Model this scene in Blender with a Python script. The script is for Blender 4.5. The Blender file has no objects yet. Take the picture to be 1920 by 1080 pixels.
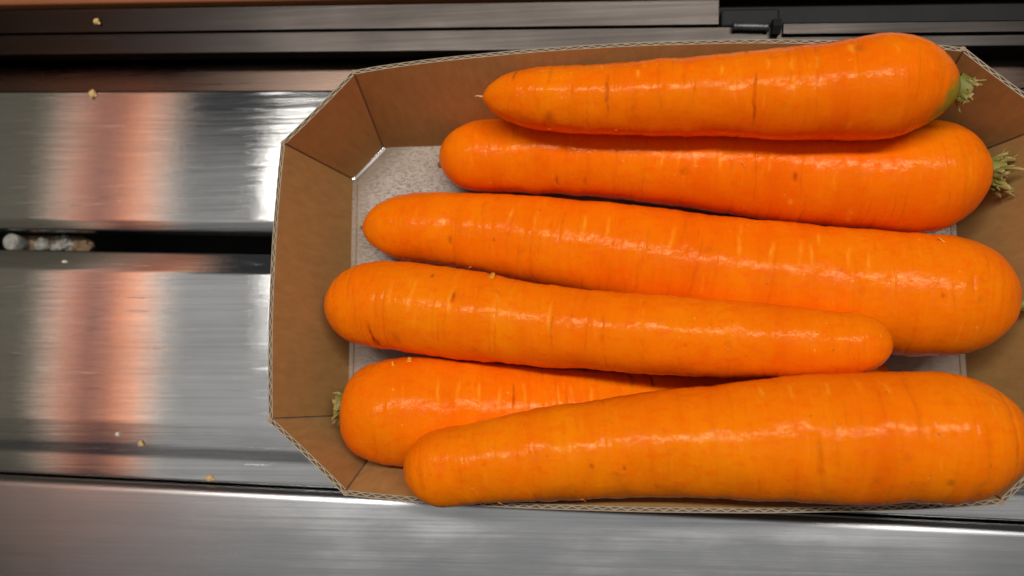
import bpy, bmesh, math, random
import numpy as np
from mathutils import Vector, Matrix

# ------------------------------------------------------------------ camera, world, light, exposure
scn = bpy.context.scene
COL = scn.collection
MM = 0.001

cam_d = bpy.data.cameras.new("camera")
cam = bpy.data.objects.new("camera", cam_d)
COL.objects.link(cam)
cam.matrix_world = Matrix(((0.995437, 0.011433, 0.094731, 0.0),
                           (0.0, 0.992796, -0.119820, 0.0),
                           (-0.095419, 0.119273, 0.988266, 0.280),
                           (0, 0, 0, 1)))
cam_d.sensor_width = 36.0
cam_d.lens = 27.1875
cam_d.clip_start = 0.01
cam_d.clip_end = 20.0
cam_d.dof.use_dof = True
cam_d.dof.focus_distance = 0.238
cam_d.dof.aperture_fstop = 9.0
scn.camera = cam

world = bpy.data.worlds.new("World")
scn.world = world
world.use_nodes = True
bg = world.node_tree.nodes["Background"]
bg.inputs[0].default_value = (0.95, 0.97, 1.0, 1)
bg.inputs[1].default_value = 0.04

def area(name, loc, rot, sx, sy, power, color):
    d = bpy.data.lights.new(name, 'AREA')
    d.shape = 'RECTANGLE'; d.size = sx; d.size_y = sy
    d.energy = power; d.color = color
    o = bpy.data.objects.new(name, d); COL.objects.link(o)
    o.location = loc; o.rotation_euler = rot
    return o

# one ceiling tube fitting running along the counter
area("ceiling_tube", (0.02, 0.33, 1.25), (math.radians(-13), 0, 0), 1.30, 0.10, 15.0, (1.0, 0.965, 0.91))

# added broad fill lamp for ceiling bounce and grey reflections in the steel
area("ceiling_fill", (-0.05, -0.05, 2.4), (0, 0, 0), 3.3, 1.9, 8.0, (1.0, 0.985, 0.96))

# added lamp to brighten the board's reflection, shining away from the tray
area("board_fill_light", (-0.15, 0.05, 0.74), (0, math.radians(91), 0), 0.10, 0.70, 4.6, (1.0, 0.93, 0.84))

scn.view_settings.view_transform = 'Standard'
scn.view_settings.look = 'None'
scn.view_settings.gamma = 1.0
scn.view_settings.exposure = 0.0
scn.render.engine = 'CYCLES'
scn.cycles.use_denoising = True
scn.cycles.max_bounces = 10
scn.cycles.sample_clamp_indirect = 6.0

# ------------------------------------------------------------------ helpers
def link(o, parent=None):
    COL.objects.link(o)
    if parent is not None:
        o.parent = parent
    return o

def tag(o, label, cat=None, group=None, kind=None):
    if label: o['label'] = label
    if cat: o['category'] = cat
    if group: o['group'] = group
    if kind: o['kind'] = kind
    return o

def empty(name, loc_mm):
    o = bpy.data.objects.new(name, None)
    o.empty_display_size = 0.01
    o.location = Vector(loc_mm) * MM
    return link(o)

def mesh_obj(name, verts, faces, mat, parent=None, origin=(0, 0, 0), smooth=False, mats=None, fmat=None):
    """verts in millimetres, in the space of the world; origin = the parent's base in mm"""
    v = (np.asarray(verts, float) - np.asarray(origin, float)) * MM
    me = bpy.data.meshes.new(name)
    me.from_pydata(v.tolist(), [], faces)
    for m in (mats or [mat]):
        me.materials.append(m)
    if fmat is not None:
        me.polygons.foreach_set('material_index', fmat)
    if smooth:
        me.polygons.foreach_set('use_smooth', [True] * len(me.polygons))
    me.update()
    o = bpy.data.objects.new(name, me)
    return link(o, parent)

def hash3(ix, iy, iz, seed):
    n = (ix.astype(np.int64) * 73856093) ^ (iy.astype(np.int64) * 19349663) ^ (iz.astype(np.int64) * 83492791) ^ (seed * 2654435761)
    n = (n ^ (n >> 13)) * 1274126177
    n = n ^ (n >> 16)
    return (n & 0xffff) / 65535.0

def vnoise(x, y, z, seed=0):
    x, y, z = np.broadcast_arrays(x, y, z)
    x0, y0, z0 = np.floor(x), np.floor(y), np.floor(z)
    fx, fy, fz = x - x0, y - y0, z - z0
    fx, fy, fz = [f * f * (3 - 2 * f) for f in (fx, fy, fz)]
    out = 0
    for dx in (0, 1):
        for dy in (0, 1):
            for dz in (0, 1):
                w = (fx if dx else 1 - fx) * (fy if dy else 1 - fy) * (fz if dz else 1 - fz)
                out = out + w * hash3(x0 + dx, y0 + dy, z0 + dz, seed)
    return out * 2 - 1

# ------------------------------------------------------------------ materials
def new_mat(name):
    m = bpy.data.materials.new(name); m.use_nodes = True
    nt = m.node_tree
    return m, nt, nt.nodes["Principled BSDF"]

def N(nt, typ, **kw):
    n = nt.nodes.new(typ)
    for k, v in kw.items():
        setattr(n, k, v)
    return n

def noise(nt, vec, scale, detail=3, rough=0.55, dist=0.0):
    n = N(nt, 'ShaderNodeTexNoise')
    n.inputs['Scale'].default_value = scale
    n.inputs['Detail'].default_value = detail
    n.inputs['Roughness'].default_value = rough
    n.inputs['Distortion'].default_value = dist
    nt.links.new(vec, n.inputs['Vector'])
    return n.outputs['Fac']

def mapped(nt, scale, rot=(0, 0, 0), space='Object'):
    tc = N(nt, 'ShaderNodeTexCoord')
    mp = N(nt, 'ShaderNodeMapping')
    mp.inputs['Scale'].default_value = scale
    mp.inputs['Rotation'].default_value = rot
    nt.links.new(tc.outputs[space], mp.inputs['Vector'])
    return mp.outputs['Vector']

def ramp(nt, fac, stops):
    r = N(nt, 'ShaderNodeValToRGB')
    el = r.color_ramp.elements
    while len(el) < len(stops): el.new(0.5)
    for e, (p, c) in zip(el, stops):
        e.position = p; e.color = (*c, 1) if len(c) == 3 else c
    nt.links.new(fac, r.inputs['Fac'])
    return r.outputs['Color']

def rng(nt, fac, a, b, c, d):
    m = N(nt, 'ShaderNodeMapRange')
    for i, v in enumerate((a, b, c, d)): m.inputs[i + 1].default_value = v
    nt.links.new(fac, m.inputs[0])
    return m.outputs[0]

def mix(nt, fac, a, b, mode='MIX'):
    m = N(nt, 'ShaderNodeMix', data_type='RGBA', blend_type=mode)
    for s, v in ((m.inputs[0], fac), (m.inputs[6], a), (m.inputs[7], b)):
        if isinstance(v, (int, float)): s.default_value = v
        elif isinstance(v, tuple): s.default_value = (*v, 1)
        else: nt.links.new(v, s)
    return m.outputs[2]

def bump(nt, h, strength, dist, normal=None):
    b = N(nt, 'ShaderNodeBump')
    b.inputs['Strength'].default_value = strength
    b.inputs['Distance'].default_value = dist
    nt.links.new(h, b.inputs['Height'])
    if normal is not None: nt.links.new(normal, b.inputs['Normal'])
    return b.outputs['Normal']

def math_(nt, op, a, b):
    m = N(nt, 'ShaderNodeMath', operation=op)
    for s, v in zip(m.inputs, (a, b)):
        if isinstance(v, (int, float)): s.default_value = v
        else: nt.links.new(v, s)
    return m.outputs[0]

def steel_mat(name, base, rough, aniso, grain=1.0, dirt=0.5, scratch=1.0):
    m, nt, p = new_mat(name)
    L = nt.links.new
    v_fine = mapped(nt, (6, 900, 900))
    v_mid = mapped(nt, (14, 260, 260))
    v_blot = mapped(nt, (9, 16, 16))
    g1 = noise(nt, v_fine, 1.0, 4, 0.7)
    g2 = noise(nt, v_mid, 1.0, 3, 0.6)
    bl = noise(nt, v_blot, 1.6, 5, 0.6)
    # worn short scratches that run nearly with the grain
    v_scr = mapped(nt, (38, 620, 620), (0, 0, math.radians(3)))
    scr = rng(nt, noise(nt, v_scr, 1.0, 2, 0.5), 0.64, 0.74, 0.0, scratch)
    c = mix(nt, rng(nt, g1, 0.35, 0.68, 0.0, 0.55), base, tuple(x * 0.66 for x in base))
    c = mix(nt, rng(nt, g2, 0.3, 0.7, 0.0, 0.35), c, tuple(x * 0.72 for x in base))
    c = mix(nt, rng(nt, bl, 0.45, 0.75, 0.0, dirt), c, tuple(x * 0.6 for x in base))
    c = mix(nt, math_(nt, 'MULTIPLY', scr, 0.5), c, tuple(min(0.85, x * 1.5) for x in base))
    # faint dried spots
    v_sp = mapped(nt, (260, 330, 330))
    sp = rng(nt, noise(nt, v_sp, 1.0, 2, 0.6), 0.74, 0.80, 0.0, 0.45 * scratch)
    c = mix(nt, sp, c, tuple(min(0.7, x * 1.4) for x in base))
    r = math_(nt, 'ADD', rng(nt, bl, 0.3, 0.75, rough * 0.85, rough * 1.25), rng(nt, g1, 0.3, 0.7, -0.03, 0.04))
    r = math_(nt, 'ADD', r, math_(nt, 'MULTIPLY', sp, 0.25))
    r = math_(nt, 'ADD', r, math_(nt, 'MULTIPLY', scr, 0.12))
    nt.nodes.remove(p)
    gl = N(nt, 'ShaderNodeBsdfAnisotropic', distribution='BECKMANN')
    L(c, gl.inputs['Color']); L(r, gl.inputs['Roughness'])
    gl.inputs['Anisotropy'].default_value = aniso
    gl.inputs['Rotation'].default_value = 0.0
    tg = N(nt, 'ShaderNodeTangent', direction_type='UV_MAP'); tg.uv_map = 'UVMap'
    L(tg.outputs[0], gl.inputs['Tangent'])
    h = math_(nt, 'ADD', g1, math_(nt, 'MULTIPLY', g2, 1.5))
    L(bump(nt, h, 0.08 * grain, 0.0004), gl.inputs['Normal'])
    L(gl.outputs[0], nt.nodes['Material Output'].inputs['Surface'])
    return m

STEEL = steel_mat('brushed_steel', (0.74, 0.73, 0.72), 0.15, -0.67)
STEEL_RAIL = steel_mat('satin_steel', (0.64, 0.64, 0.65), 0.33, -0.2, 0.6, 0.5, 0.08)
STEEL_DIMMED = steel_mat('shade_dimmed_steel', (0.048, 0.041, 0.037), 0.33, -0.3, 0.8, 0.5, 0.4)  # ledge steel, base colour darkened in place of shade from above
STEEL_SHADE = steel_mat('shade_toned_steel', (0.17, 0.115, 0.09), 0.28, -0.4, 0.8, 0.5, 0.3)  # shadow under the ledge put into the base colour

def plain(name, col, rough, metallic=0.0, nscale=60, var=0.25, bmp=0.15, bdist=0.0006, scl=(1, 1, 1), spec=0.5):
    m, nt, p = new_mat(name)
    f = noise(nt, mapped(nt, scl), nscale, 5, 0.6)
    c = mix(nt, rng(nt, f, 0.3, 0.7, 0, 1), tuple(x * (1 - var) for x in col), tuple(min(1, x * (1 + var)) for x in col))
    nt.links.new(c, p.inputs['Base Color'])
    p.inputs['Roughness'].default_value = rough
    p.inputs['Metallic'].default_value = metallic
    p.inputs['Specular IOR Level'].default_value = spec
    nt.links.new(bump(nt, f, bmp, bdist), p.inputs['Normal'])
    return m

BLACK = plain('gap_black', (0.012, 0.012, 0.013), 0.6)
BLACK_PLASTIC = plain('black_plastic', (0.012, 0.012, 0.013), 0.55, spec=0.2)
GREY_METAL = plain('grey_cast_metal', (0.30, 0.29, 0.28), 0.45, 0.6, 220, 0.35, 0.3)
SCREW = plain('dark_screw', (0.10, 0.10, 0.10), 0.4, 0.7, 220, 0.35, 0.3)
RESIDUE = plain('white_residue', (0.24, 0.23, 0.205), 0.8, 0, 260, 0.45, 0.7, 0.002)
RUSTY = plain('rusty_dirt', (0.16, 0.10, 0.055), 0.85, 0, 240, 0.6, 0.7, 0.002)
CRUMB = plain('crumb', (0.62, 0.40, 0.16), 0.7, 0, 500, 0.3, 0.5)
CRUMB_PALE = plain('pale_crumb', (0.70, 0.62, 0.50), 0.7, 0, 500, 0.3, 0.5)
COPPER_CLOTH = plain('copper_red_paint', (0.46, 0.155, 0.085), 0.75, 0, 8, 0.15, 0.05)
MAROON = plain('maroon_paint', (0.10, 0.028, 0.028), 0.75, 0, 8, 0.15, 0.05)
AMBER = plain('amber_paint', (0.66, 0.23, 0.11), 0.75, 0, 8, 0.15, 0.05)
CREAM = plain('cream_paint', (0.90, 0.80, 0.70), 0.7, 0, 8, 0.05, 0.05)
OLIVE = plain('olive_grey_paint', (0.085, 0.078, 0.055), 0.8, 0, 8, 0.15, 0.05)
BROWN_STRIP = plain('copper_brown_strip', (0.34, 0.12, 0.05), 0.4, 0.4, 30, 0.3, 0.1, 0.0006, (0.2, 1, 1))
PALE_STRIP = plain('pale_grey_strip', (0.42, 0.42, 0.43), 0.45, 0.3, 30, 0.2, 0.1, 0.0006, (0.2, 1, 1))

def kraft_mat(name, base, rough=0.78):
    m, nt, p = new_mat(name)
    f1 = noise(nt, mapped(nt, (1, 1, 1)), 900, 4, 0.65)
    f2 = noise(nt, mapped(nt, (1, 1, 0.22)), 420, 4, 0.6)
    f3 = noise(nt, mapped(nt, (1, 1, 1)), 28, 4, 0.55)
    c = mix(nt, rng(nt, f2, 0.3, 0.7, 0, 1), tuple(x * 0.88 for x in base), tuple(x * 1.09 for x in base))
    c = mix(nt, rng(nt, f3, 0.35, 0.75, 0, 0.28), c, (base[0] * 0.82, base[1] * 0.74, base[2] * 0.62))
    c = mix(nt, rng(nt, f1, 0.58, 0.74, 0, 0.4), c, tuple(x * 0.6 for x in base))
    nt.links.new(c, p.inputs['Base Color'])
    p.inputs['Roughness'].default_value = rough
    p.inputs['Specular IOR Level'].default_value = 0.25
    n = bump(nt, f1, 0.25, 0.0002)
    nt.links.new(bump(nt, f3, 0.08, 0.002, n), p.inputs['Normal'])
    return m

KRAFT = kraft_mat('kraft_board', (0.46, 0.268, 0.092))
KRAFT_OUT = kraft_mat('kraft_board_outside', (0.34, 0.24, 0.15))
PAPER_EDGE = kraft_mat('cut_paper_edge', (0.40, 0.31, 0.22))
SLIT_WHITE = plain('slit_bright_white', (0.86, 0.85, 0.83), 0.7)  # painted brightness of the steel below the corner slit

def lined_floor_mat():
    m, nt, p = new_mat('film_lined_board')
    f = noise(nt, mapped(nt, (480, 2300, 2300)), 1.0, 2, 0.5, 0.15)
    f2 = noise(nt, mapped(nt, (1, 1, 1)), 60, 4, 0.6)
    f3 = noise(nt, mapped(nt, (600, 2600, 2600), (0, 0, 0.06)), 1.0, 2, 0.6, 0.3)
    c = mix(nt, rng(nt, f2, 0.3, 0.7, 0, 1), (0.265, 0.20, 0.142), (0.32, 0.245, 0.18))
    nt.links.new(c, p.inputs['Base Color'])
    p.inputs['Metallic'].default_value = 0.0
    nt.links.new(rng(nt, f2, 0.3, 0.7, 0.28, 0.42), p.inputs['Roughness'])
    p.inputs['Specular IOR Level'].default_value = 0.4
    h = math_(nt, 'ADD', rng(nt, f, 0.58, 0.70, 0, 1), math_(nt, 'MULTIPLY', rng(nt, f3, 0.60, 0.70, 0, 1), 0.8))
    nt.links.new(bump(nt, h, 0.6, 0.00015), p.inputs['Normal'])
    return m
FILM = lined_floor_mat()

def carrot_mat():
    m, nt, p = new_mat('carrot_skin')
    L = nt.links.new
    at = N(nt, 'ShaderNodeAttribute'); at.attribute_name = 'marks'
    sep = N(nt, 'ShaderNodeSeparateColor'); L(at.outputs['Color'], sep.inputs[0])
    big = noise(nt, mapped(nt, (1, 1, 1)), 45, 4, 0.55)
    ring = noise(nt, mapped(nt, (900, 110, 110)), 1.0, 3, 0.6)
    mott = noise(nt, mapped(nt, (240, 420, 420)), 1.0, 4, 0.6)
    speck = noise(nt, mapped(nt, (1, 1, 1)), 520, 2, 0.5)
    speck2 = noise(nt, mapped(nt, (1, 1, 1), (0.4, 0.7, 0.2)), 640, 2, 0.5)
    c = mix(nt, math_(nt, 'ADD', math_(nt, 'MULTIPLY', at.outputs['Alpha'], 0.6), rng(nt, big, 0.3, 0.72, -0.1, 0.5)), (0.88, 0.136, 0.0010), (0.92, 0.240, 0.0020))
    c = mix(nt, rng(nt, ring, 0.52, 0.75, 0, 0.35), c, (0.99, 0.225, 0.003))
    c = mix(nt, rng(nt, mott, 0.50, 0.72, 0, 0.55), c, (0.92, 0.105, 0.0008))
    band = noise(nt, mapped(nt, (70, 9, 9)), 1.0, 4, 0.6)
    c = mix(nt, rng(nt, band, 0.48, 0.72, 0, 0.5), c, (0.83, 0.108, 0.0008))
    scuff = noise(nt, mapped(nt, (95, 130, 130), (0.3, 0.2, 0.9)), 1.0, 6, 0.7)
    c = mix(nt, rng(nt, scuff, 0.60, 0.76, 0, 0.5), c, (0.52, 0.115, 0.006))
    c = mix(nt, rng(nt, speck, 0.725, 0.78, 0, 0.55), c, (0.98, 0.42, 0.06))
    c = mix(nt, rng(nt, speck2, 0.745, 0.79, 0, 0.6), c, (0.34, 0.06, 0.006))
    c = mix(nt, sep.outputs[0], c, (1.0, 0.37, 0.022))
    c = mix(nt, sep.outputs[2], c, (0.20, 0.22, 0.02))
    c = mix(nt, sep.outputs[1], c, (0.10, 0.022, 0.006))
    L(c, p.inputs['Base Color'])
    p.inputs['Subsurface Weight'].default_value = 0.06
    p.inputs['Subsurface Radius'].default_value = (1.0, 0.28, 0.05)
    p.inputs['Subsurface Scale'].default_value = 0.0035
    p.inputs['IOR'].default_value = 1.42
    p.inputs['Specular Tint'].default_value = (1.0, 0.76, 0.42, 1)
    L(rng(nt, mott, 0.3, 0.7, 0.14, 0.26), p.inputs['Roughness'])
    fine = noise(nt, mapped(nt, (1300, 1100, 1100)), 1.0, 3, 0.65)
    L(rng(nt, noise(nt, mapped(nt, (260, 520, 520)), 1.0, 5, 0.75), 0.42, 0.64, 0.01, 0.42), p.inputs['Specular IOR Level'])
    h = math_(nt, 'ADD', math_(nt, 'MULTIPLY', fine, 0.7), math_(nt, 'ADD', ring, math_(nt, 'MULTIPLY', mott, 0.6)))
    n = bump(nt, h, 0.20, 0.0005)
    L(bump(nt, big, 0.15, 0.002, n), p.inputs['Normal'])
    return m
CARROT = carrot_mat()

def fibre_mat():
    m, nt, p = new_mat('stem_fibre')
    at = N(nt, 'ShaderNodeAttribute'); at.attribute_name = 'tip'
    f = noise(nt, mapped(nt, (1, 1, 1)), 420, 4, 0.6)
    c = mix(nt, rng(nt, at.outputs['Fac'], 0.15, 0.8, 0, 1), (0.17, 0.165, 0.018), (0.36, 0.28, 0.09))
    c = mix(nt, rng(nt, f, 0.55, 0.75, 0, 0.6), c, (0.16, 0.12, 0.03))
    nt.links.new(c, p.inputs['Base Color'])
    p.inputs['Roughness'].default_value = 0.55
    p.inputs['Subsurface Weight'].default_value = 0.2
    p.inputs['Subsurface Scale'].default_value = 0.001
    return m
FIBRE = fibre_mat()
ROOT_HAIR = plain('root_hair', (0.62, 0.40, 0.20), 0.6)
TIP_BROWN = plain('brown_root_tip', (0.20, 0.10, 0.03), 0.7, 0, 500, 0.4, 0.5)
FLAKE = plain('peel_flake', (0.95, 0.36, 0.03), 0.5, 0, 400, 0.15, 0.3)

# ------------------------------------------------------------------ the steel counter
TH = math.radians(-1.9)
CT, ST = math.cos(TH), math.sin(TH)
def w(u, v, z):            # counter coordinates (along, across, up) in mm to world mm
    return (u * CT - v * ST, u * ST + v * CT, z)

def strip(name, prof, u0, u1, mat, parent=None, origin=(0, 0, 0), thick=2.0, nu=24, round_=None, wav=0.0, seed=1):
    """a sheet-metal strip: profile of (v, z) points swept along u, with thickness downwards"""
    P = [prof[0]]
    for i in range(1, len(prof) - 1):
        a, b, c = map(np.array, (prof[i - 1], prof[i], prof[i + 1]))
        r = min(round_ or 0.6, 0.45 * np.linalg.norm(b - a), 0.45 * np.linalg.norm(c - b))
        p0 = b + (a - b) / np.linalg.norm(a - b) * r
        p1 = b + (c - b) / np.linalg.norm(c - b) * r
        for t in np.linspace(0, 1, 7):
            q = (1 - t) ** 2 * p0 + 2 * t * (1 - t) * b + t * t * p1
            P.append(tuple(q))
    P.append(prof[-1])
    P = np.array(P, float)
    d = np.gradient(P, axis=0); d /= np.linalg.norm(d, axis=1)[:, None] + 1e-9
    nrm = np.stack([-d[:, 1], d[:, 0]], 1)
    if nrm[:, 1].sum() < 0: nrm = -nrm
    under = P - nrm * thick
    loop = np.vstack([P, under[::-1]])
    k = len(loop); us = np.linspace(u0, u1, nu)
    verts = []
    for u in us:
        for j, (v, z) in enumerate(loop):
            dz = wav * vnoise(np.array(u * 0.012), np.array(v * 0.02), np.array(0.0), seed) if wav else 0
            verts.append(w(u, v, z + float(dz)))
    faces = []
    for i in range(nu - 1):
        for j in range(k):
            j2 = (j + 1) % k
            faces.append((i * k + j, i * k + j2, (i + 1) * k + j2, (i + 1) * k + j))
    faces.append(tuple(range(k))[::-1]); faces.append(tuple((nu - 1) * k + j for j in range(k)))
    o = mesh_obj(name, verts, faces, mat, parent, origin)
    me = o.data
    bm = bmesh.new(); bm.from_mesh(me); bmesh.ops.recalc_face_normals(bm, faces=bm.faces)
    bm.to_mesh(me); bm.free()
    uvl = me.uv_layers.new(name='UVMap')
    acc = np.concatenate([[0], np.cumsum(np.linalg.norm(np.diff(loop, axis=0), axis=1))])
    nv = len(me.vertices)
    tab = [(acc[i % k] * 0.01, us[i // k] * 0.01) for i in range(nv)]
    for lp in me.loops:
        uvl.data[lp.index].uv = tab[lp.vertex_index]
    me.polygons.foreach_set('use_smooth', [True] * len(me.polygons))
    me.set_sharp_from_angle(angle=math.radians(35))
    return o

# black sheet under everything, its colour standing in for deep shade in the gaps
bx = []
for (u, v) in ((-560, -420), (420, -420), (420, 620), (-560, 620)):
    bx.append(w(u, v, -70)); bx.append(w(u, v, -62))
base = mesh_obj('counter_base', bx, [(0, 2, 4, 6)[::-1], (1, 3, 5, 7), (0, 1, 3, 2)[::-1], (2, 3, 5, 4)[::-1], (4, 5, 7, 6)[::-1], (6, 7, 1, 0)[::-1]], BLACK)
tag(base, 'trough sheet under the steel slats, coloured black to darken the gaps', kind='structure')

Z0 = -3.0
slat_hi = strip('steel_slat', [(52.9, Z0 - 8), (52.9, Z0 - 1.4), (57.2, Z0), (109.6, Z0), (109.8, Z0 - 2.6)], -440, 330, STEEL, round_=0.7, wav=0.10, seed=3)
tag(slat_hi, 'narrower brushed steel slat between the black gap and the dark back ledge', 'steel slat')
slat_lo = strip('steel_slat', [(44.9, Z0 - 9), (44.9, Z0 - 2.4), (36.6, Z0), (-21, Z0), (-29.5, Z0 - 0.9), (-34.0, Z0 - 1.7), (-42.4, Z0 - 2.0), (-42.8, Z0 - 9)], -440, 330, STEEL, round_=0.9, wav=0.10, seed=5)
tag(slat_lo, 'wide brushed steel slat with a low step along the front rail', 'steel slat')

rail_prof = [(-43.1, -14)]
for t in np.linspace(0, 90, 10):
    rail_prof.append((-43.1 - 3.8 * (1 - math.cos(math.radians(t))), -6.3 + 3.8 * math.sin(math.radians(t))))
rail_prof += [(-52, -2.55), (-140, -4.6), (-142, -12)]
rail = strip('front_rail', rail_prof, -440, 330, STEEL_RAIL, round_=0.8, wav=0.03, seed=8)
tag(rail, 'satin steel front rail with a rolled edge catching a bright line', 'rail')

# sunken strip behind the narrow slat, shade put into its colour
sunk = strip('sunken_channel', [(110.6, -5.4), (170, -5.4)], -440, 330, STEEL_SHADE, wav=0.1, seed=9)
tag(sunk, 'sunken steel channel under the back ledge with shade put into its colour', 'channel')

ledge = empty('back_ledge', w(0, 130, 12))
lo = w(0, 130, 12)
strip('lower_plate', [(121.0, 1), (120.5, 7.6), (126.0, 8.2), (128.7, 8.5), (129.0, 7.0)], -440, 330, STEEL_DIMMED, ledge, lo, wav=0.06, seed=11)
strip('upper_plate', [(128.75, 6.5), (129.0, 8.75), (137.4, 9.4), (138.2, 9.6)], -440, 44.5, STEEL_DIMMED, ledge, lo, wav=0.06, seed=12)
strip('recess_plate', [(128.9, 4.5), (138.4, 4.5)], 44.9, 330, BLACK_PLASTIC, ledge, lo)
strip('grey_bar', [(124.6, 9.1), (124.8, 9.8), (128.9, 10.1), (129.3, 9.2)], 67.0, 330, STEEL_DIMMED, ledge, lo, thick=0.8)
strip('trim_strip', [(138.5, 9.6), (139.0, 12.6), (141.2, 13.6), (141.9, 12.6)], -440, 330, BROWN_STRIP, ledge, lo)
strip('top_strip', [(142.2, 12.8), (142.8, 14.6), (177, 17.5)], -440, 330, PALE_STRIP, ledge, lo)
tag(ledge, 'steel back ledge coloured dark for shade, with a copper brown trim strip behind the carrots', 'ledge')

def box_mm(name, c, s, mat, parent, origin, bev=0.6):
    bm = bmesh.new(); bmesh.ops.create_cube(bm, size=1)
    for v in bm.verts:
        v.co = Vector((v.co.x * s[0], v.co.y * s[1], v.co.z * s[2]))
    bmesh.ops.bevel(bm, geom=bm.edges[:], offset=bev, segments=2, affect='EDGES', profile=0.5)
    M = Matrix.Rotation(TH, 4, 'Z')
    vs = [tuple((M @ v.co) + Vector(c)) for v in bm.verts]
    bm.verts.index_update()
    fs = [[v.index for v in f.verts] for f in bm.faces]
    bm.free()
    return mesh_obj(name, vs, fs, mat, parent, origin)

def cyl_mm(name, p0, p1, r, mat, parent, origin, n=24, ribs=0, r1=None, smooth=True):
    p0, p1 = Vector(p0), Vector(p1); d = (p1 - p0); ln = d.length; d.normalize()
    a = d.orthogonal().normalized(); b = d.cross(a)
    prof = [(0, 0), (0, r * 0.92), (ln * 0.06, r)]
    if ribs:
        for i in range(ribs):
            t0 = 0.1 + 0.8 * i / ribs; t1 = 0.1 + 0.8 * (i + 0.5) / ribs
            prof += [(ln * t0, r), (ln * t1, r * 0.8)]
    prof += [(ln * 0.94, (r1 or r)), (ln, (r1 or r) * 0.92), (ln, 0)]
    vs, fs = [], []
    for (t, rr) in prof:
        for k in range(n):
            an = 2 * math.pi * k / n
            vs.append(tuple(p0 + d * t + (a * math.cos(an) + b * math.sin(an)) * max(rr, 0.01)))
    for i in range(len(prof) - 1):
        for k in range(n):
            fs.append((i * n + k, i * n + (k + 1) % n, (i + 1) * n + (k + 1) % n, (i + 1) * n + k))
    return mesh_obj(name, vs, fs, mat, parent, origin, smooth=smooth)

# black bracket with a threaded adjusting screw, set into the ledge
bo = w(55, 126, 8)
br = empty('screw_bracket', bo)
box_mm('block', w(55.6, 131.6, 7.0), (20.5, 6.5, 5.0), BLACK_PLASTIC, br, bo, 0.8)
cyl_mm('screw', w(49.2, 127.8, 10.0), w(61.8, 127.4, 10.0), 1.7, SCREW, br, bo, ribs=7)
cyl_mm('nut', w(62.8, 127.4, 10.0), w(65.8, 127.3, 10.0), 3.0, BLACK_PLASTIC, br, bo, n=6, smooth=False)
tag(br, 'black bracket holding a ribbed metal screw in the back ledge', 'bracket')

# support block crusted with white residue, down in the gap between the two slats
random.seed(5)
def lump(name, c, s, mat, parent, origin, seed, rough=0.25, sub=4):
    bm = bmesh.new(); bmesh.ops.create_icosphere(bm, subdivisions=sub, radius=1)
    co = np.array([v.co[:] for v in bm.verts])
    k = 1 + rough * vnoise(co[:, 0] * 2.2 + 9, co[:, 1] * 2.2, co[:, 2] * 2.2, seed) + rough * 0.5 * vnoise(co[:, 0] * 6, co[:, 1] * 6, co[:, 2] * 6 + 4, seed + 1)
    co = co * k[:, None] * np.array(s) + np.array(c)
    fs = [[v.index for v in f.verts] for f in bm.faces]
    bm.free()
    return mesh_obj(name, co, fs, mat, parent, origin, smooth=True)
so = w(-215, 49, -20)
sup = empty('slat_support', so)
box_mm('crossbar', w(-223, 48.9, -19), (26, 7.4, 6), RUSTY, sup, so, 0.8)
cyl_mm('pin', w(-234.5, 48.7, -17), w(-234.5, 48.7, -9), 3.4, RESIDUE, sup, so)
lump('bolt_head', w(-224.5, 48.6, -15.0), (3.0, 2.8, 3.4), RESIDUE, sup, so, 3, 0.15)
lump('residue_crust', w(-216.5, 48.6, -16.5), (5.0, 3.4, 3.2), RESIDUE, sup, so, 7, 0.6)
lump('rust_crust', w(-210.0, 48.3, -17.0), (5.5, 3.2, 2.4), RUSTY, sup, so, 9, 0.4)
tag(sup, 'crusted support block with a whitened bolt down in the gap between slats', 'support')

# ------------------------------------------------------------------ striped board added out of view to give the steel its warm bands
pb = empty('reflection_board', (-505, 100, -62))
def board(name, z0, z1, mat, dx=0.0):
    x0, x1, y0, y1 = -520, -500 + dx, -150, 560
    vs = [(x, y, z) for x in (x0, x1) for y in (y0, y1) for z in (z0, z1)]
    fs = [(0, 1, 3, 2), (4, 6, 7, 5), (0, 4, 5, 1), (2, 3, 7, 6), (0, 2, 6, 4), (1, 5, 7, 3)]
    return mesh_obj(name, vs, fs, mat, pb, (-505, 100, -62))
board('lower_board', -62, 376, OLIVE)
board('pale_stripe', 376.5, 389, CREAM, 4)
board('copper_stripe', 389.5, 440, COPPER_CLOTH)
board('maroon_stripe', 440.5, 486, MAROON)
board('amber_stripe', 486.5, 542, AMBER)
board('pale_stripe', 542.5, 558, CREAM, 4)
tag(pb, 'unseen copper red striped board added for the warm bands it mirrors in the brushed steel', 'board')

# ------------------------------------------------------------------ cardboard tray
TO = (21, 33, Z0)
tray = empty('cardboard_tray', TO)
tag(tray, 'open brown corrugated cardboard tray with cut corners holding the carrots', 'tray')
RH = 42.0
# inner floor outline and rim outline (mm), going round: top-left, top-right, ..., counter-clockwise seen from below
Fl = dict(TL1=(-76.2, 88.3), TL2=(-87.6, 76.4), BL2=(-87.2, -12.5), BL1=(-77.0, -25.0),
          BR1=(118.0, -25.0), BR2=(129.4, -12.5), TR2=(129.6, 77.0), TR1=(117.5, 88.3))
Rm = dict(TL1=(-74.8, 100.1), TL2=(-97.6, 77.3), BL2=(-98.3, -11.7), BL1=(-74.0, -33.2),
          BR1=(116.8, -33.2), BR2=(141.5, -11.5), TR2=(141.0, 77.1), TR1=(115.5, 100.0))

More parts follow.
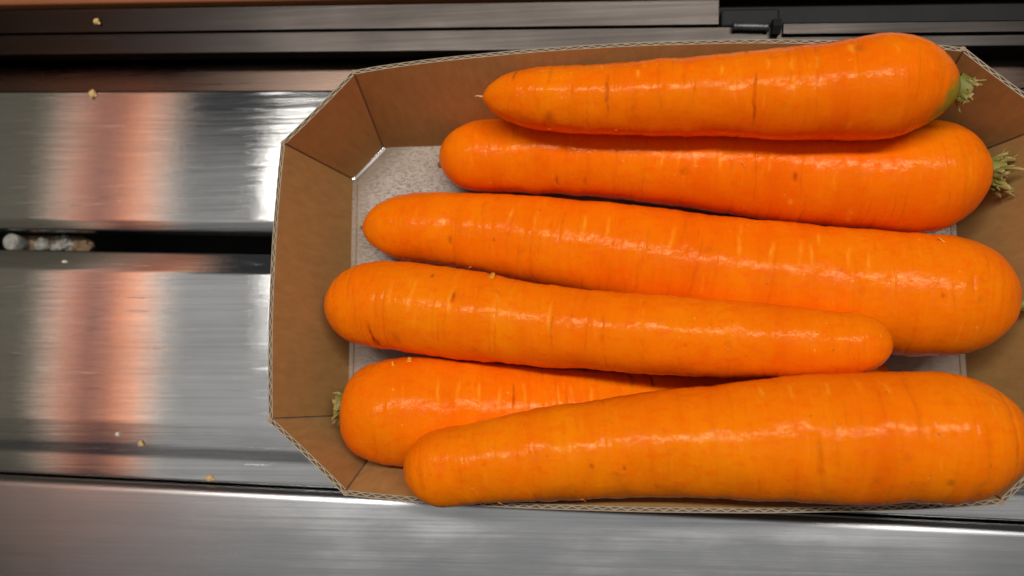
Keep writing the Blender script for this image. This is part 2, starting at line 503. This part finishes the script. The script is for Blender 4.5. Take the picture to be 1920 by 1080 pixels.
def panel(name, a, b, bow, rise, bow_pow=1.0, T=1.7, nseg=40, floor_gap=0.0, crown=0.0):
    """a wall of corrugated board from floor edge a-b up to the rim edge a-b, bowed outwards by `bow` mm in the middle"""
    n_h = 9
    fa, fb, ra, rb = [np.array(x, float) for x in (Fl[a], Fl[b], Rm[a], Rm[b])]
    out2 = np.array([(rb - ra)[1], -(rb - ra)[0]]); out2 /= np.linalg.norm(out2)
    ctr = np.array([21, 33.0])
    if out2 @ ((ra + rb) / 2 - ctr) < 0: out2 = -out2
    def inner(t, h):
        lo = fa + (fb - fa) * t; hi = ra + (rb - ra) * t
        arch = (1 - (2 * t - 1) ** 2) ** bow_pow
        p = lo + (hi - lo) * h + out2 * bow * arch * h ** 1.4
        z = floor_gap + (RH - floor_gap + rise * arch) * h
        # softly rounded top corners of the sheet
        return np.array([p[0], p[1], z])
    ts = np.linspace(0.35 / np.linalg.norm(rb - ra), 1 - 0.35 / np.linalg.norm(rb - ra), nseg + 1); hs = np.linspace(0, 1, n_h)
    G = np.array([[inner(t, h) for h in hs] for t in ts])
    dt = np.gradient(G, axis=0); dh = np.gradient(G, axis=1)
    nr = np.cross(dt, dh); nr /= np.linalg.norm(nr, axis=2)[..., None]
    if (nr[nseg // 2, n_h // 2][:2] @ out2) < 0: nr = -nr
    # a whisper of unevenness
    wob = 0.12 * vnoise(G[..., 0] * 0.06, G[..., 1] * 0.06, G[..., 2] * 0.06, 21)
    G = G + nr * wob[..., None]
    lt = 0.32
    def sheet(nm, d0, d1, par, mat_in, mat_out):
        A = G + nr * d0; B = G + nr * d1
        k = n_h; m = nseg + 1
        vs = np.vstack([A.reshape(-1, 3), B.reshape(-1, 3)]); off = m * k
        fs, fm = [], []
        for i in range(nseg):
            for j in range(k - 1):
                q = (i * k + j, (i + 1) * k + j, (i + 1) * k + j + 1, i * k + j + 1)
                fs.append(q); fm.append(0)
                fs.append(tuple(off + x for x in q[::-1])); fm.append(1)
            e = (i * k + k - 1, (i + 1) * k + k - 1)
            fs.append((e[0], e[1], off + e[1], off + e[0])); fm.append(2)
            e = (i * k, (i + 1) * k)
            fs.append((e[1], e[0], off + e[0], off + e[1])); fm.append(2)
        for j in range(k - 1):
            fs.append((j, j + 1, off + j + 1, off + j)); fm.append(2)
            q = nseg * k
            fs.append((q + j + 1, q + j, off + q + j, off + q + j + 1)); fm.append(2)
        o = mesh_obj(nm, vs, fs, None, par, TO, mats=[mat_in, mat_out, PAPER_EDGE], fmat=fm)
        bm = bmesh.new(); bm.from_mesh(o.data); bmesh.ops.recalc_face_normals(bm, faces=bm.faces); bm.to_mesh(o.data); bm.free()
        o.data.polygons.foreach_set('use_smooth', [True] * len(o.data.polygons))
        o.data.set_sharp_from_angle(angle=math.radians(40))
        return o
    po = sheet(name, 0.0, lt, tray, KRAFT, KRAFT_OUT)
    sheet('outer_liner', T - lt, T, po, KRAFT_OUT, KRAFT_OUT)
    # fluting: a wavy paper ribbon standing between the two liners, its cut edge showing along the rim
    L = np.linalg.norm(rb - ra); nw = max(3, int(L / 3.6)); nst = nw * 10
    tt = np.linspace(0.003, 0.997, nst + 1); dep = (0.0, 6.0)
    top_i = np.array([np.array([np.interp(t, ts, G[:, -1, c]) for c in range(3)]) for t in tt])
    dn_i = np.array([np.array([np.interp(t, ts, G[:, -2, c]) for c in range(3)]) for t in tt])
    nn = np.array([np.array([np.interp(t, ts, nr[:, -1, c]) for c in range(3)]) for t in tt])
    ph = np.sin(tt * nw * 2 * math.pi)
    midd = T / 2 + ph * (T / 2 - lt - 0.2)
    vs, fs = [], []
    dn_dir = dn_i - top_i; dn_dir /= np.linalg.norm(dn_dir, axis=1)[:, None]
    for i in range(nst + 1):
        for dd in (-0.2, 0.2):
            for de in (0.04, 4.0):
                vs.append(top_i[i] + nn[i] * (midd[i] + dd) + dn_dir[i] * de)
    for i in range(nst):
        a0, b0 = i * 4, (i + 1) * 4
        fs += [(a0, b0, b0 + 2, a0 + 2), (a0, a0 + 1, b0 + 1, b0), (a0 + 2, b0 + 2, b0 + 3, a0 + 3)]
    mesh_obj('fluting', vs, fs, PAPER_EDGE, po, TO)
    return po

panel('long_side_panel', 'TL1', 'TR1', 5.2, 1.5, 0.85)
panel('long_side_panel', 'BR1', 'BL1', 3.6, 1.0, 0.85)
panel('end_panel', 'BL2', 'TL2', 1.4, 0.5)
panel('end_panel', 'TR2', 'BR2', 3.4, 0.5)
panel('corner_panel', 'TL2', 'TL1', 0.0, -0.6, nseg=16)
panel('corner_panel', 'BL1', 'BL2', 0.0, -0.6, nseg=16)
panel('corner_panel', 'TR1', 'TR2', 0.0, -0.6, nseg=16)
panel('corner_panel', 'BR2', 'BR1', 0.0, -0.6, nseg=16)

def fold(k):
    f, r = np.array([*Fl[k], 0.0]), np.array([*Rm[k], RH])
    ks = list(Rm); i0 = ks.index(k); pv, nx = np.array(Rm[ks[i0 - 1]]), np.array(Rm[ks[(i0 + 1) % 8]])
    o = -((pv - r[:2]) / np.linalg.norm(pv - r[:2]) + (nx - r[:2]) / np.linalg.norm(nx - r[:2])); o /= np.linalg.norm(o)
    off = np.array([o[0], o[1], -0.1]) * 1.15
    a, b = f + off + np.array([0, 0, -0.4]), r + off + np.array([0, 0, -0.25])
    d = Vector(b - a).normalized(); q1 = d.orthogonal().normalized(); q2 = d.cross(q1)
    vs, fs, n = [], [], 12
    for p, rr in ((a, 0.92), (b, 0.92)):
        for i in range(n):
            t = 2 * math.pi * i / n
            vs.append(tuple(Vector(p) + (q1 * math.cos(t) + q2 * math.sin(t)) * rr))
    fs = [(i, (i + 1) % n, n + (i + 1) % n, n + i) for i in range(n)] + [tuple(range(n))[::-1], tuple(range(n, 2 * n))]
    mesh_obj('corner_fold', vs, fs, KRAFT_OUT, tray, TO, smooth=False)
for key in Fl: fold(key)

# floor: film lined board, its top-left corner cut a little short so that a slit stays open
fo = [(-74.0, 88.9), (117.6, 88.9), (130.2, 77.1), (130.0, -12.7), (118.1, -25.7), (-77.2, -25.7), (-88.1, -12.6), (-88.4, 74.6)]
vs = [(x, y, z) for z in (0.0, -2.2) for (x, y) in fo]
k = len(fo)
fs = [tuple(range(k))[::-1], tuple(range(k, 2 * k))] + [(i, (i + 1) % k, k + (i + 1) % k, k + i) for i in range(k)]
flo = mesh_obj('floor_panel', vs, fs, FILM, tray, TO)
bm = bmesh.new(); bm.from_mesh(flo.data); bmesh.ops.recalc_face_normals(bm, faces=bm.faces); bm.to_mesh(flo.data); bm.free()

# pressed crease lines along the end folds of the floor
def bar(name, p0, p1, r, mat, parent, origin, flat=0.5):
    p0, p1 = Vector(p0), Vector(p1); d = (p1 - p0).normalized(); s = d.cross(Vector((0, 0, 1))).normalized()
    vs, fs = [], []
    n = 8
    for p in (p0, p1):
        for k in range(n):
            a = 2 * math.pi * k / n
            vs.append(tuple(p + s * r * math.cos(a) + Vector((0, 0, 1)) * r * flat * math.sin(a)))
    for k in range(n): fs.append((k, (k + 1) % n, n + (k + 1) % n, n + k))
    fs += [tuple(range(n))[::-1], tuple(range(n, 2 * n))]
    return mesh_obj(name, vs, fs, mat, parent, origin, smooth=True)
bar('crease', (-85.6, -11, 0.05), (-85.8, 74, 0.05), 0.3, KRAFT_OUT, flo, TO, 0.5)
bar('crease', (127.6, -11, 0.05), (127.9, 75, 0.05), 0.3, KRAFT_OUT, flo, TO, 0.5)
# white bar painting in the bright steel glimpsed through the slit
bar('slit_gleam', (-86.6, 76.4, 0.35), (-75.2, 88.0, 0.35), 0.62, SLIT_WHITE, flo, TO, 0.5)

# ------------------------------------------------------------------ carrots
def catmull(P, n):
    P = np.asarray(P, float)
    d = np.linalg.norm(np.diff(P[:, :3], axis=0), axis=1)
    s = np.concatenate([[0], np.cumsum(d)])
    u = np.linspace(0, s[-1], 800)
    # smooth cubic hermite with finite differences
    m = np.zeros_like(P)
    m[1:-1] = (P[2:] - P[:-2]) / (s[2:] - s[:-2])[:, None]
    m[0] = (P[1] - P[0]) / (s[1] - s[0]); m[-1] = (P[-1] - P[-2]) / (s[-1] - s[-2])
    i = np.clip(np.searchsorted(s, u) - 1, 0, len(s) - 2)
    h = (s[i + 1] - s[i]); t = (u - s[i]) / h
    h00 = 2 * t ** 3 - 3 * t ** 2 + 1; h10 = t ** 3 - 2 * t ** 2 + t; h01 = -2 * t ** 3 + 3 * t ** 2; h11 = t ** 3 - t ** 2
    Q = h00[:, None] * P[i] + (h10 * h)[:, None] * m[i] + h01[:, None] * P[i + 1] + (h11 * h)[:, None] * m[i + 1]
    return u, Q

def tubes(name, chains, mat, parent, origin, n=6):
    """several tapering fibres joined as one part; attribute tip runs 0 to 1 along each"""
    vs, fs, tip = [], [], []
    for pts, rs, fl in chains:
        b0 = len(vs); m = len(pts)
        for i, (p, r) in enumerate(zip(pts, rs)):
            p = np.asarray(p, float)
            d = np.asarray(pts[min(i + 1, m - 1)], float) - np.asarray(pts[max(i - 1, 0)], float)
            d = Vector(d).normalized(); a = d.orthogonal().normalized(); b = d.cross(a)
            for k in range(n):
                an = 2 * math.pi * k / n
                q = Vector(p) + a * r * math.cos(an) + b * r * fl * math.sin(an)
                vs.append(tuple(q)); tip.append(i / (m - 1))
        for i in range(m - 1):
            for k in range(n):
                fs.append((b0 + i * n + k, b0 + i * n + (k + 1) % n, b0 + (i + 1) * n + (k + 1) % n, b0 + (i + 1) * n + k))
        fs.append(tuple(b0 + (m - 1) * n + k for k in range(n)))
    o = mesh_obj(name, vs, fs, mat, parent, origin, smooth=True)
    at = o.data.attributes.new('tip', 'FLOAT', 'POINT'); at.data.foreach_set('value', tip)
    return o

TONE = {1: 0.36, 2: 0.26, 3: 0.42, 4: 0.62, 5: 0.55, 6: 0.80}
def carrot(idx, label, st, L0, L1, p0, p1, marks, nrand, stem=None, green=None, tilt=0.0, lump_amp=0.35):
    rg = random.Random(100 + idx)
    st = np.array(st, float)
    base_p = st[len(st) // 2][:3] - np.array([0, 0, st[len(st) // 2][3]])
    root = empty('carrot', base_p)
    tag(root, label, 'carrot', 'carrots in the tray')
    u, Q = catmull(st, 0)
    Ltot = u[-1]
    n, m = 800, 104
    # rings crowd towards the ends
    e = np.linspace(0, 1, n)
    e = 0.86 * e + 0.14 * (0.5 - 0.5 * np.cos(np.pi * e))
    s = e * Ltot
    C = np.stack([np.interp(s, u, Q[:, c]) for c in range(3)], 1)
    R = np.interp(s, u, Q[:, 3])
    a = np.clip((L0 - s) / L0, 0, 1); b = np.clip((s - Ltot + L1) / L1, 0, 1)
    R = R * np.clip(1 - a ** 2, 0, 1) ** (0.5 * p0) * np.clip(1 - b ** 2, 0, 1) ** (0.5 * p1)
    T = np.gradient(C, axis=0); T /= np.linalg.norm(T, axis=1)[:, None]
    ks = np.ones(25) / 25
    T = np.stack([np.convolve(np.pad(T[:, c], 12, 'edge'), ks, 'valid') for c in range(3)], 1)
    T /= np.linalg.norm(T, axis=1)[:, None]
    Z = np.array([0, 0, 1.0])
    Sd = np.cross(T, Z); Sd /= np.linalg.norm(Sd, axis=1)[:, None]      # towards -y
    Up = np.cross(Sd, T)
    th = np.linspace(0, 2 * np.pi, m, endpoint=False)
    S2 = s[:, None] + 0 * th[None]; TH2 = th[None] + 0 * s[:, None]
    cx, sx = np.cos(TH2), np.sin(TH2)
    capf = np.clip(R / (0.5 * R.max()), 0, 1)[:, None]
    dR = lump_amp * vnoise(S2 * 0.055, cx * 1.1 + 5, sx * 1.1 + 7, idx * 7 + 1)
    dR = dR + 0.27 * vnoise(S2 * 0.14, cx * 2.0 + 5, sx * 2.0 + 7, idx * 7 + 2)
    dR = dR + 0.11 * vnoise(S2 * 0.6, cx * 1.8 + 5, sx * 1.8 + 7, idx * 7 + 3)
    dR = dR + 0.035 * vnoise(S2 * 1.6, cx * 6.0 + 5, sx * 6.0 + 7, idx * 7 + 4)
    # gentle ring constrictions
    dR = dR - 0.22 * np.clip(vnoise(S2 * 0.30, cx * 0.7, sx * 0.7, idx * 7 + 5), 0, 1)
    yel = np.zeros_like(S2); drk = np.zeros_like(S2); grn = np.zeros_like(S2)
    allm = list(marks)
    for i in range(nrand):
        f = rg.uniform(0.05, 0.95); t0 = rg.uniform(-110, 110)
        kind = rg.choices('vgd', (0.36, 0.54, 0.10))[0]
        allm.append((f, t0 - tilt, rg.uniform(5, 22) if kind != 'g' else rg.uniform(15, 55), rg.uniform(0.35, 0.7), rg.uniform(0.05, 0.16), kind))
    for i in range(nrand * 2):
        allm.append((rg.uniform(0.03, 0.97), rg.uniform(-120, 120), rg.uniform(8, 50), rg.uniform(0.25, 0.4), rg.uniform(0.04, 0.12), 'g'))
    for i in range(nrand * 2):
        allm.append((rg.uniform(0.04, 0.96), rg.gauss(-15, 40), rg.uniform(3, 13), rg.uniform(0.22, 0.38), rg.uniform(0.03, 0.09), rg.choice('vvw')))
    for i in range(nrand // 4):
        allm.append((rg.uniform(0.05, 0.95), rg.uniform(-90, 90), rg.uniform(0.8, 2), rg.uniform(0.3, 0.5), 0.10, 'd'))
    for (f, t0, hw, wd, dep, kind) in allm:
        t0 = math.radians(t0 + tilt); hw = math.radians(hw)
        dth = np.angle(np.exp(1j * (TH2 - t0)))
        slant = rg.uniform(-0.9, 0.9)
        wig = 0.35 * vnoise(dth * 6, np.zeros_like(dth), np.zeros_like(dth) + idx, int(f * 997))
        ds = S2 - f * Ltot - slant * dth - wig
        along = np.clip(1 - (dth / hw) ** 2, 0, 1)
        g = np.exp(-(ds / wd) ** 2) * along ** 0.6
        br = 0.55 + 0.45 * vnoise(dth * 9 + 3, ds * 0.9, np.zeros_like(ds) + f * 50, idx + 31)
        if kind == 'y':
            yel = np.maximum(yel, 0.62 * g * np.clip(br * 1.15, 0, 1)); dR = dR - dep * g * 0.6
        elif kind == 'd':
            drk = np.maximum(drk, g * np.clip(br * 1.2, 0, 1) * (0.85 if dep > 0.4 else 0.58)); dR = dR - dep * 1.4 * g
        elif kind == 'v':
            yel = np.maximum(yel, rg.uniform(0.05, 0.34) * g * np.clip(br * 1.2, 0, 1)); dR = dR - dep * g
        elif kind == 'w':
            yel = np.maximum(yel, rg.uniform(0.05, 0.25) * g); dR = dR + dep * g
        elif kind == 'b':      # brownish bruise
            drk = np.maximum(drk, 0.38 * np.exp(-(ds / wd) ** 2) * along * np.clip(br + 0.2, 0, 1))
        elif kind == 'D':      # broad dent
            dR = dR - dep * np.exp(-(ds / wd) ** 2) * along
        else:
            dR = dR - dep * 1.1 * g; drk = np.maximum(drk, g * np.clip(br, 0, 1) * min(0.24, dep * 1.8))
    if green:
        gend, glen, gth = green
        dist = (Ltot - S2) if gend == 1 else S2
        gw = 0.5 + 0.5 * np.cos(TH2 - math.radians(gth))
        grn = np.clip((glen * (0.15 + 0.85 * gw) - dist + 1.2 * vnoise(S2, cx * 4, sx * 4, 88)) / 2.5, 0, 1) * 0.85
    if stem:
        dist = (Ltot - S2) if stem[0] == 1 else S2
        drk = np.maximum(drk, 0.45 * np.clip((2.2 - dist + 0.8 * vnoise(S2 * 2, cx * 5, sx * 5, 77)) / 1.5, 0, 1))
    Rr = np.maximum(R[:, None] + dR * capf, 0.02)
    V = C[:, None, :] + Rr[..., None] * (cx[..., None] * Up[:, None, :] + sx[..., None] * Sd[:, None, :])
    verts = V.reshape(-1, 3)
    ii, jj = np.meshgrid(np.arange(n - 1), np.arange(m), indexing='ij')
    j2 = (jj + 1) % m
    F = np.stack([ii * m + jj, (ii + 1) * m + jj, (ii + 1) * m + j2, ii * m + j2], -1).reshape(-1, 4)
    faces = F.tolist() + [list(range(m)), [(n - 1) * m + k for k in range(m)][::-1]]
    o = mesh_obj('root_body', verts, faces, CARROT, root, base_p, smooth=True)
    ca = o.data.attributes.new('marks', 'FLOAT_COLOR', 'POINT')
    cd = np.stack([yel, drk, grn, np.full_like(yel, TONE[idx])], -1).astype(np.float32)
    ca.data.foreach_set('color', cd.reshape(-1))

    def surf(f, tdeg, out=0.0):
        k = int(np.argmin(abs(s - f * Ltot))); j = int(round(math.radians(tdeg + tilt) / (2 * math.pi) * m)) % m
        nrm = V[k, j] - C[k]; nrm /= np.linalg.norm(nrm)
        return V[k, j] + nrm * out, nrm, T[k], np.cross(nrm, T[k])

    if stem:
        end, cnt, ln, rad, aim = stem
        p = C[-1] if end == 1 else C[0]
        d = (T[-1] if end == 1 else -T[0]) + np.array(aim); d /= np.linalg.norm(d)
        ax = Vector(d); q1 = np.array(ax.orthogonal().normalized()); q2 = np.cross(d, q1)
        ch = []
        # core stub
        ch.append(([p - d * 2.0, p + d * ln * 0.35, p + d * ln * 0.62, p + d * ln * 0.74], [rad * 1.15, rad * 1.05, rad * 1.0, rad * 0.55], 0.85))
        for i in range(cnt):
            an = rg.uniform(0, 2 * math.pi); rr = rad * math.sqrt(rg.uniform(0.25, 1))
            off = (q1 * math.cos(an) + q2 * math.sin(an))
            st0 = p + d * ln * rg.uniform(0.0, 0.35) + off * rr * 1.0
            l = ln * rg.uniform(0.35, 0.7); spread = rg.uniform(0.3, 1.3)
            cur = np.array([rg.uniform(-1, 1) for _ in range(3)]) * l * 0.4
            pts = []
            for t in (0, 0.3, 0.55, 0.8, 1.0):
                pts.append(st0 + d * l * t + off * spread * l * t * 0.6 + cur * t * t)
            w0 = rg.uniform(0.35, 1.1) * rad / 4.5
            ch.append((pts, [w0, w0 * 1.05, w0 * 0.95, w0 * 0.8, w0 * 0.35], rg.uniform(0.25, 0.6)))
        for i in range(cnt // 2):      # thin frayed hairs
            an = rg.uniform(0, 2 * math.pi)
            off = (q1 * math.cos(an) + q2 * math.sin(an))
            st0 = p + d * ln * rg.uniform(0.1, 0.5) + off * rad * 0.7
            cur = np.array([rg.uniform(-1, 1) for _ in range(3)])
            l = rg.uniform(1.5, 3.4)
            pts = [st0 + (off * 0.9 + d * 0.6) * l * t + cur * l * 0.45 * t * t for t in (0, 0.35, 0.7, 1.0)]
            ch.append((pts, [0.17, 0.15, 0.12, 0.05], 1.0))
        tubes('stem_stub', ch, FIBRE, root, base_p, 7)
    return root, base_p, surf, rg, (C, T, Ltot)

def flake(info, f, tdeg, ln, wd, mat=None):
    root, base_p, surf, rg, _ = info
    p, nrm, t, sd = surf(f, tdeg, 0.02)
    a = rg.uniform(0, math.pi); d = t * math.cos(a) + sd * math.sin(a); e = np.cross(nrm, d)
    vs, fs = [], []
    for i in range(5):
        q = i / 4
        c = p + d * ln * q + nrm * (ln * 0.45 * q * q)
        ww = wd * (1 - 0.55 * q) * 0.5
        for sgn in (-1, 1):
            for hh in (0, 0.12): vs.append(c + e * ww * sgn + nrm * hh)
    for i in range(4):
        A, B = i * 4, i * 4 + 4
        fs += [(A, B, B + 2, A + 2), (A + 1, A + 3, B + 3, B + 1), (A, A + 1, B + 1, B), (A + 2, B + 2, B + 3, A + 3)]
    fs += [(0, 2, 3, 1), (16, 17, 19, 18)]
    mesh_obj('peel_flake', vs, fs, mat or FLAKE, root, base_p, smooth=True)

CARROTS = {
 1: [(-32.9, 92.6, 37.7, 10.0), (-18.8, 91.4, 38.6, 9.9), (1.0, 89.5, 40.0, 10.9), (17.8, 89.0, 41.2, 11.4), (34.3, 88.6, 42.3, 12.2), (50.3, 88.1, 43.5, 13.2), (66.0, 87.5, 44.7, 14.2), (81.4, 87.5, 45.9, 15.3), (94.9, 87.8, 47.0, 15.7), (110.8, 86.0, 48.2, 15.5)],
 2: [(-51.8, 80.0, 12.0, 12.3), (-41.0, 79.9, 12.6, 12.3), (-33.3, 79.9, 13.0, 12.8), (-2.8, 78.4, 14.7, 13.5), (37.3, 73.5, 17.0, 15.2), (72.0, 69.2, 19.2, 16.6), (105.2, 66.2, 21.3, 18.0), (116.6, 66.7, 22.1, 18.1), (129.9, 66.7, 23.0, 17.9)],
 3: [(-79.9, 55.2, 11.0, 12.2), (-66.1, 54.8, 11.9, 12.1), (-56.2, 54.2, 12.6, 12.8), (-42.6, 52.8, 13.6, 13.4), (-17.9, 49.0, 15.4, 15.2), (9.6, 43.9, 17.5, 16.7), (35.9, 38.4, 19.6, 17.8), (69.5, 32.1, 22.3, 18.9), (101.5, 27.4, 25.1, 19.6), (113.8, 26.5, 26.2, 19.3), (133.0, 23.8, 28.0, 19.0)],
 4: [(-89.2, 25.5, 20.2, 15.2), (-68.5, 25.8, 22.8, 14.9), (-53.3, 23.9, 24.8, 15.4), (-17.0, 18.6, 29.8, 13.5), (8.6, 15.9, 33.6, 12.7), (32.9, 14.0, 37.4, 12.2), (55.9, 12.2, 41.1, 10.9), (73.5, 11.2, 44.1, 9.6), (80.6, 10.8, 45.4, 9.2), (88.2, 10.4, 46.7, 9.1)],
 5: [(-82.5, -9.0, 22.2, 17.3), (-71.9, -9.8, 21.1, 17.3), (-59.4, -10.0, 19.9, 18.6), (-43.2, -10.4, 18.3, 18.2), (-18.1, -10.4, 15.7, 15.9), (8.9, -9.0, 13.0, 12.6), (35.9, -6.6, 10.3, 9.8), (63.2, -1.3, 7.6, 6.9), (90.5, 3.2, 4.9, 4.0), (102.2, 4.3, 3.8, 4.0)],
 6: [(-55.4, -27.9, 43.2, 11.9), (-40.4, -25.3, 44.1, 11.8), (-16.1, -21.8, 45.6, 13.5), (7.6, -19.1, 47.0, 14.3), (30.5, -17.3, 48.5, 15.7), (52.8, -16.4, 49.9, 17.5), (74.3, -15.5, 51.4, 18.3), (88.3, -15.1, 52.4, 18.1), (101.9, -15.3, 53.3, 17.9), (118.7, -14.4, 54.6, 17.7)],
}
def yrow(fs, t, hw=12, wd=0.5):
    return [(f, t + 3 * math.sin(f * 90), hw, wd, 0.1, 'y') for f in fs]

c1 = carrot(1, 'carrot with a thin root hair resting against the back rim of the tray', CARROTS[1], 21.0, 23.0, 1.2, 1.12,
    [(0.285, -5, 40, 0.45, 0.22, 'd'), (0.585, 12, 42, 0.40, 0.30, 'd'), (0.165, 35, 14, 1.6, 0.15, 'b'), (0.44, -12, 25, 0.45, 0.15, 'g'), (0.79, -50, 8, 1.5, 0.12, 'b'), (0.775, -52, 9, 1.0, 0.05, 'y'), (0.77, 44, 6, 0.7, 0.05, 'y')]
    + yrow((0.61, 0.655, 0.705, 0.52, 0.35), -38, 9), 26, (1, 26, 4.4, 3.8, (-0.1, -0.5, 0.0)), (1, 11, 115), 19)
c2 = carrot(2, 'carrot with the frayed green stem stub, lying partly under the one at the back rim', CARROTS[2], 14.4, 18.9, 1.0, 1.0,
    [(0.24, 40, 10, 0.4, 0.2, 'd'), (0.295, 38, 8, 0.5, 0.2, 'd'), (0.66, 5, 6, 0.7, 0.2, 'd'), (0.475, 8, 8, 0.9, 0.2, 'b'), (0.47, 10, 4, 0.9, 0.1, 'd'), (0.76, 48, 14, 0.9, 0.1, 'y'), (0.66, 35, 5, 0.8, 0.1, 'y')]
    + yrow((0.43, 0.488, 0.53, 0.617, 0.935, 0.46), -8, 13), 24, (1, 44, 6.4, 5.2, (0.1, -0.10, 0.15)), (1, 3.5, -70), 15)
c3 = carrot(3, 'longest carrot, lying across the middle of the tray with a pointed brown tip', CARROTS[3], 19.0, 23.1, 1.12, 1.0,
    [(0.168, 18, 7, 0.7, 0.15, 'd'), (0.34, -20, 25, 0.4, 0.2, 'g'), (0.47, -5, 30, 0.4, 0.2, 'g')]
    + yrow((0.375, 0.41, 0.505, 0.60, 0.645, 0.685, 0.70, 0.75, 0.775, 0.30, 0.26), -26, 14, 0.6) + yrow((0.60, 0.71), -48, 8), 24,
    (1, 8, 5.5, 2.0, (0.0, -0.3, 0.1)), None, 8)
c4 = carrot(4, 'carrot with a cracked blunt end leaning over the tray end, propped on its neighbours', CARROTS[4], 20.3, 12.3, 1.0, 1.0,
    [(0.118, 52, 26, 0.55, 0.75, 'd'), (0.125, 64, 12, 0.9, 0.5, 'd'), (0.172, 42, 11, 2.0, 0.1, 'b'), (0.172, 44, 3, 0.7, 0.1, 'd'), (0.15, 20, 45, 0.35, 0.22, 'g'), (0.225, -48, 5, 0.6, 0.1, 'd'), (0.745, 8, 4, 0.7, 0.12, 'd'), (0.355, 10, 45, 0.35, 0.25, 'g'), (0.455, 0, 40, 0.35, 0.2, 'g'), (0.515, 5, 30, 0.35, 0.2, 'g')]
    + yrow((0.20, 0.27, 0.355, 0.45, 0.16), -15, 22, 0.55), 24, None, None, 4)
c5 = carrot(5, 'thick carrot with a short green stem stub under two others, tapering to a hidden tip', CARROTS[5], 16.2, 10.9, 0.75, 1.0,
    [(0.31, -22, 14, 0.4, 0.35, 'd'), (0.56, -50, 16, 0.45, 0.6, 'd')] + yrow((0.18, 0.25, 0.285, 0.33, 0.388, 0.413, 0.448, 0.215), -20, 15, 0.55), 16,
    (0, 24, 3.6, 4.8, (0.2, -0.05, 0.1)), (0, 1.5, 0), -1)
c6 = carrot(6, 'large smooth carrot overhanging the front rim of the tray', CARROTS[6], 13.0, 21.7, 1.0, 1.0,
    [(0.86, 42, 3, 0.9, 0.15, 'd'), (0.655, 22, 45, 3.4, 0.55, 'D'), (0.672, 26, 26, 0.8, 0.25, 'g'), (0.76, 48, 35, 2.4, 0.4, 'D'), (0.28, 60, 22, 5.0, 0.1, 'b'), (0.33, 20, 3, 0.6, 0.1, 'd'), (0.38, 25, 3, 0.5, 0.1, 'd'), (0.955, -10, 60, 0.6, 0.25, 'g'), (0.90, 70, 30, 1.8, 0.5, 'D')]
    + yrow((0.645, 0.70, 0.745, 0.785, 0.60), -48, 9), 22, (1, 10, 4.0, 2.2, (0.05, 0.55, 0.1)), None, -5)

# small parts seen on single carrots: hair root, brown tips, loose peel
def hair(info, pts, r, mat, name='root_hair'):
    root, base_p = info[0], info[1]
    tubes(name, [(pts, [r, r * 0.85, r * 0.6, r * 0.3][:len(pts)], 0.9)], mat, root, base_p, 7)
C, T, Lt = c1[4]
e = C[0]
hair(c1, [e + np.array((1.0, 0, 0)), e + np.array((-0.6, 0.1, 0.2)), e + np.array((-1.6, 0.35, 0.3)), e + np.array((-2.6, 0.2, 0.4))], 0.42, ROOT_HAIR)
C, T, Lt = c2[4]; e = C[0]
hair(c2, [e + np.array((1.4, -2.6, 1.0)), e + np.array((0.4, -2.8, 1.0)), e + np.array((-0.3, -3.0, 1.1)), e + np.array((-0.6, -3.1, 1.1))], 1.6, TIP_BROWN, 'root_tip')
C, T, Lt = c3[4]; e = C[0]
hair(c3, [e + np.array((1.0, 0.2, 0.2)), e + np.array((0.1, 0.2, 0.2)), e + np.array((-0.5, 0.2, 0.3)), e + np.array((-0.9, 0.3, 0.3))], 1.1, TIP_BROWN, 'root_tip')
flake(c4, 0.325, -62, 2.2, 2.6)
flake(c4, 0.93, 70, 1.2, 1.0)
flake(c5, 0.10, -55, 1.6, 1.2); flake(c5, 0.125, -62, 1.8, 2.0)
flake(c3, 0.885, -58, 1.8, 1.2); flake(c3, 0.20, 60, 1.0, 0.8)
flake(c6, 0.30, 78, 1.6, 0.7); flake(c6, 0.16, 82, 1.2, 0.6)
flake(c1, 0.30, 60, 1.2, 0.5); flake(c1, 0.155, 72, 1.4, 0.5); flake(c1, 0.27, -60, 0.8, 0.6)
flake(c2, 0.575, -2, 2.2, 0.35)

# ------------------------------------------------------------------ crumbs lying on the steel
def crumb(label, p, s, mat, seed):
    o = empty('crumb', p)
    lump('morsel', (p[0], p[1], p[2] + s[2] * 0.8), s, mat, o, p, seed, 0.35, 3)
    lump('fragment', (p[0] + s[0] * 0.8, p[1] - s[1] * 0.5, p[2] + s[2] * 0.4), [x * 0.5 for x in s], mat, o, p, seed + 3, 0.4, 2)
    tag(o, label, 'crumb')
crumb('yellow crumb on the dark back ledge', (-188.5, 139.2, 9.4), (1.1, 1.2, 0.8), CRUMB, 1)
crumb('yellow crumb at the back edge of the narrower steel slat', (-196.9, 115.0, -3.0), (1.4, 1.5, 0.9), CRUMB, 4)
crumb('tan flat crumb on the stepped strip beside the front rail', (-141.6, -36.2, -5.0), (1.7, 0.8, 0.5), CRUMB, 8)
crumb('tiny tan crumb just above the step of the wide slat', (-168.5, -23.4, -3.3), (0.9, 1.0, 0.4), CRUMB, 12)
crumb('tiny white crumb on the wide slat near the step', (-178.0, -20.0, -3.1), (0.8, 0.6, 0.35), CRUMB_PALE, 15)
crumb('pale sliver lying near the gap on the wide slat', (-205.0, 47.0, -4.2), (1.2, 0.5, 0.3), CRUMB_PALE, 19)
